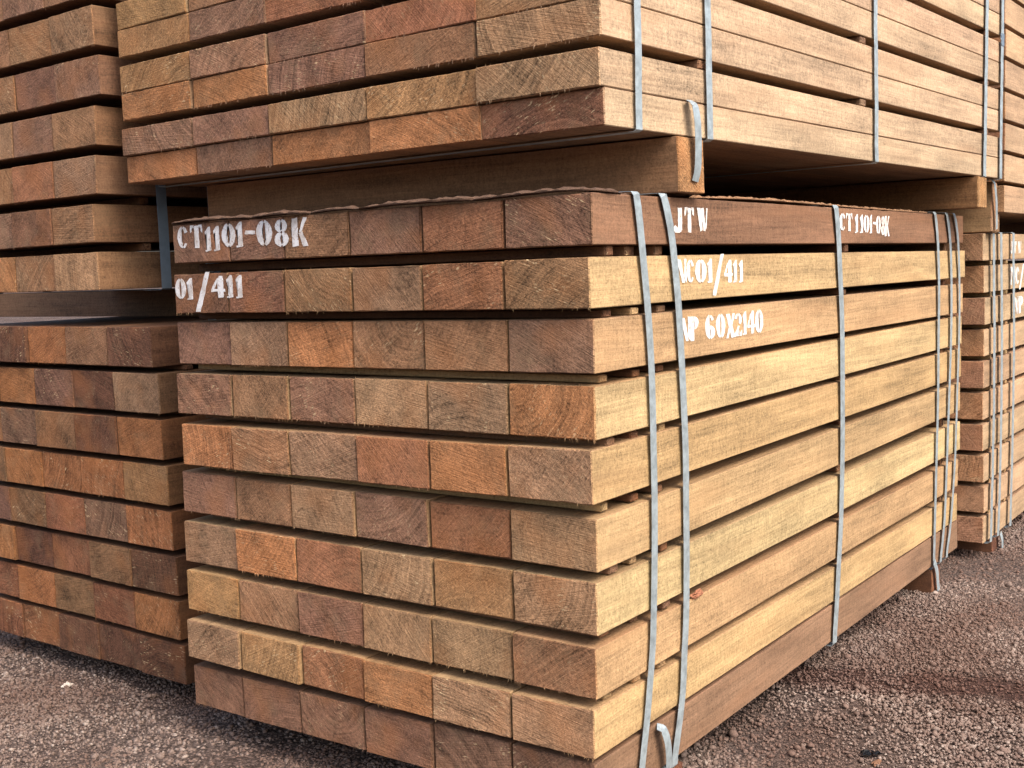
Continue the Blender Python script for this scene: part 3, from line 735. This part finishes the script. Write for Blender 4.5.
GPL = 'steel straps round the raised left pack'
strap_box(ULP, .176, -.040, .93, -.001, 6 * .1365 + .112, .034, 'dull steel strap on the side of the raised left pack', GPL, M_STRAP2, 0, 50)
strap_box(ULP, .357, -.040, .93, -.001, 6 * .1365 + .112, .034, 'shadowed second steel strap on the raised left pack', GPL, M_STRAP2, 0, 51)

# loose strap ends
def tailpiece(pts, width, label, wdir=(1, 0, 0)):
    o = ribbon('strap_end', spline(pts, .008), Vector(wdir), width, M_STRAP); tag(o, label, 'strap end', 'loose strap ends')
tailpiece([(.382, -.044, 1.476), (.388, -.058, 1.466), (.394, -.062, 1.43), (.400, -.060, 1.38), (.403, -.056, 1.33), (.401, -.050, 1.303)], .030, 'short bent strap end over the splintered beam end near the corner')
tailpiece([(.262, -.004, .112), (.268, -.014, .108), (.276, -.020, .085), (.284, -.020, .05), (.290, -.016, .01), (.292, -.010, -.03)], .026, 'curled strap end on the bottom timber, between the first two straps')
tailpiece([(2.315, -.012, .02), (2.335, -.016, -.02), (2.345, -.016, -.06), (2.35, -.018, -.094)], .03, 'strap end hanging to the gravel at the far ground bearer')
tailpiece([(2.655, -.118, 1.392), (2.675, -.124, 1.38), (2.70, -.124, 1.33), (2.725, -.12, 1.27), (2.735, -.118, 1.215)], .026, 'curved pale strap end on the tall bearer block')
tailpiece([(3.10, -.055, -.03), (3.11, -.06, -.06), (3.115, -.06, -.097)], .03, 'strap end reaching the gravel under the far right pack')

# ------------------------------------------------------------------ bark and laths lying on the front pack
def sliver(P, width, thick, label, seed, name='bark_strip', mat=None, group=None):
    """irregular strip following P (x, y, z), width across, ragged edges"""
    r = random.Random(seed); Q = spline(P, .012); V = []; F = []; m = 7
    for i, p in enumerate(Q):
        a = Q[max(i - 1, 0)]; b = Q[min(i + 1, len(Q) - 1)]; d = (b - a).normalized(); s_ = Vector((-d.y, d.x, 0)).normalized()
        e = min(1, min(i, len(Q) - 1 - i) / 4 + .25)
        wd = width * e * (.75 + .5 * (noise.noise(p * 25 + Vector((seed, 0, 0))) + .3)); th = thick * .62 * e * (.8 + .9 * noise.noise(p * 55 + Vector((0, seed, 0))))
        for j in range(m):
            t = j / (m - 1) - .5; V.append(p + s_ * wd * t + Vector((0, 0, th * (1 - (2 * t) ** 2 * .7) + .0015 * r.uniform(-1, 1))))
        for j in range(m):
            t = .5 - j / (m - 1); V.append(p + s_ * wd * t * .96 + Vector((0, 0, -.0003)))
    n = 2 * m
    for i in range(len(Q) - 1):
        for j in range(n): F.append((i * n + j, i * n + (j + 1) % n, (i + 1) * n + (j + 1) % n, (i + 1) * n + j))
    F += [list(range(n))[::-1], [(len(Q) - 1) * n + j for j in range(n)]]
    o = link(name, mesh(name, V, F, mat or M_BARK)); tag(o, label, name.replace('_', ' '), group); return o
GBK = 'bark strips on the front pack'
ZT = 1.2705
sliver([(.035, 1.26, ZT), (.03, 1.16, ZT + .003), (.03, 1.02, ZT + .002), (.035, .93, ZT)], .05, .013, 'ragged grey bark strip on the top left corner of the front pack', 1, group=GBK)
sliver([(.028, .95, ZT), (.025, .84, ZT + .003), (.03, .74, ZT)], .05, .014, 'lumpy bark strip above the K of the stencilled end', 2, group=GBK)
sliver([(.032, .76, ZT), (.026, .66, ZT + .003), (.03, .56, ZT + .001)], .04, .010, 'thin bark strip above the middle of the stencilled end', 3, group=GBK)
sliver([(.028, .60, ZT), (.025, .5, ZT + .004), (.026, .34, ZT + .003), (.035, .24, ZT)], .05, .014, 'thick bark strip right of the middle of the pack top', 4, group=GBK)
sliver([(.03, .28, ZT), (.03, .16, ZT + .004), (.034, .05, ZT + .006), (.06, -.005, ZT + .002), (.14, -.012, ZT)], .045, .013, 'pale bark strip curling round the top corner of the front pack', 5, group=GBK)
M_LATH = simple('thin_lath', (142, 108, 80), .9, 0, .25, 60, .6, .002)
sliver([(.46, -.006, ZT + .001), (.8, -.010, ZT + .006), (1.2, -.010, ZT + .004), (1.7, -.008, ZT + .001), (2.22, -.004, ZT)], .030, .010, 'long thin lath lying along the top side edge of the front pack', 6, 'wood_lath', M_LATH)
sliver([(.02, -.0, ZT - .001), (.1, -.008, ZT), (.2, -.01, ZT)], .02, .004, 'small bark flake by the first strap on top of the front pack', 7, group=GBK)

# splinter knot on the side of the pack
def lump(x, y, z, s, mat, name, label, cat, seed, flat=(1, 1, 1), parent=None):
    bm = bmesh.new(); bmesh.ops.create_icosphere(bm, subdivisions=3, radius=1)
    for v in bm.verts:
        q = noise.noise(v.co * 1.7 + Vector((seed, 0, 0))) * .7 + noise.noise(v.co * 4.5 + Vector((0, seed, 0))) * .45
        v.co *= (1 + q); v.co = Vector((v.co.x * flat[0] * s, v.co.y * flat[1] * s, v.co.z * flat[2] * s))
    me = bpy.data.meshes.new(name); bm.to_mesh(me); bm.free()
    o = link(name, me, mat, parent); o.location = (x, y, z)
    if label: tag(o, label, cat)
    return o
t7, _, _ = front[(7, 0)]
q = t7.matrix_world.inverted() @ Vector((.458, -.006, .362))
lump(q.x, q.y, q.z, .013, M_SPLINT, 'splintered_knot', None, None, 3, (2.3, .35, .6), t7)

# black scrap and bright stone on the gravel
def scrap(x, y, z):
    r = random.Random(5); bm = bmesh.new(); n = 7; vs = []
    for i in range(n):
        for j in range(5):
            a = i / (n - 1) * .052 - .026; b = j / 4 * .03 - .015
            vs.append(bm.verts.new((a + r.uniform(-.004, .004), b + r.uniform(-.003, .003), .006 + abs(noise.noise(Vector((a * 90, b * 90, 3)))) * .022)))
    for i in range(n - 1):
        for j in range(4):
            if r.random() > .12: bm.faces.new((vs[i * 5 + j], vs[(i + 1) * 5 + j], vs[(i + 1) * 5 + j + 1], vs[i * 5 + j + 1]))
    geom = bmesh.ops.solidify(bm, geom=bm.faces[:], thickness=.0012)
    me = bpy.data.meshes.new('plastic_scrap'); bm.to_mesh(me); bm.free()
    o = link('plastic_scrap', me, M_PLASTIC); o.location = (x, y, z); o.rotation_euler = (0, 0, -.75)
    tag(o, 'crumpled black plastic scrap lying on the gravel', 'scrap')
scrap(.822, -.291, GZ)
M_WST = simple('pale_stone', (196, 184, 172), .8, 0, .1, 200)
lump(.06, 1.934, GZ + .006, .010, M_WST, 'pale_stone', 'single whitish stone on the gravel before the lower left pack', 'stone', 8, (1.5, 1, .7))
M_RCH = simple('orange_chip', (118, 86, 66), .9, 0, .2, 200)
lump(.79, -.315, GZ + .004, .009, M_RCH, 'wood_chip', 'orange wood chip on the gravel beside the black scrap', 'wood chip', 9, (2.2, .8, .4))
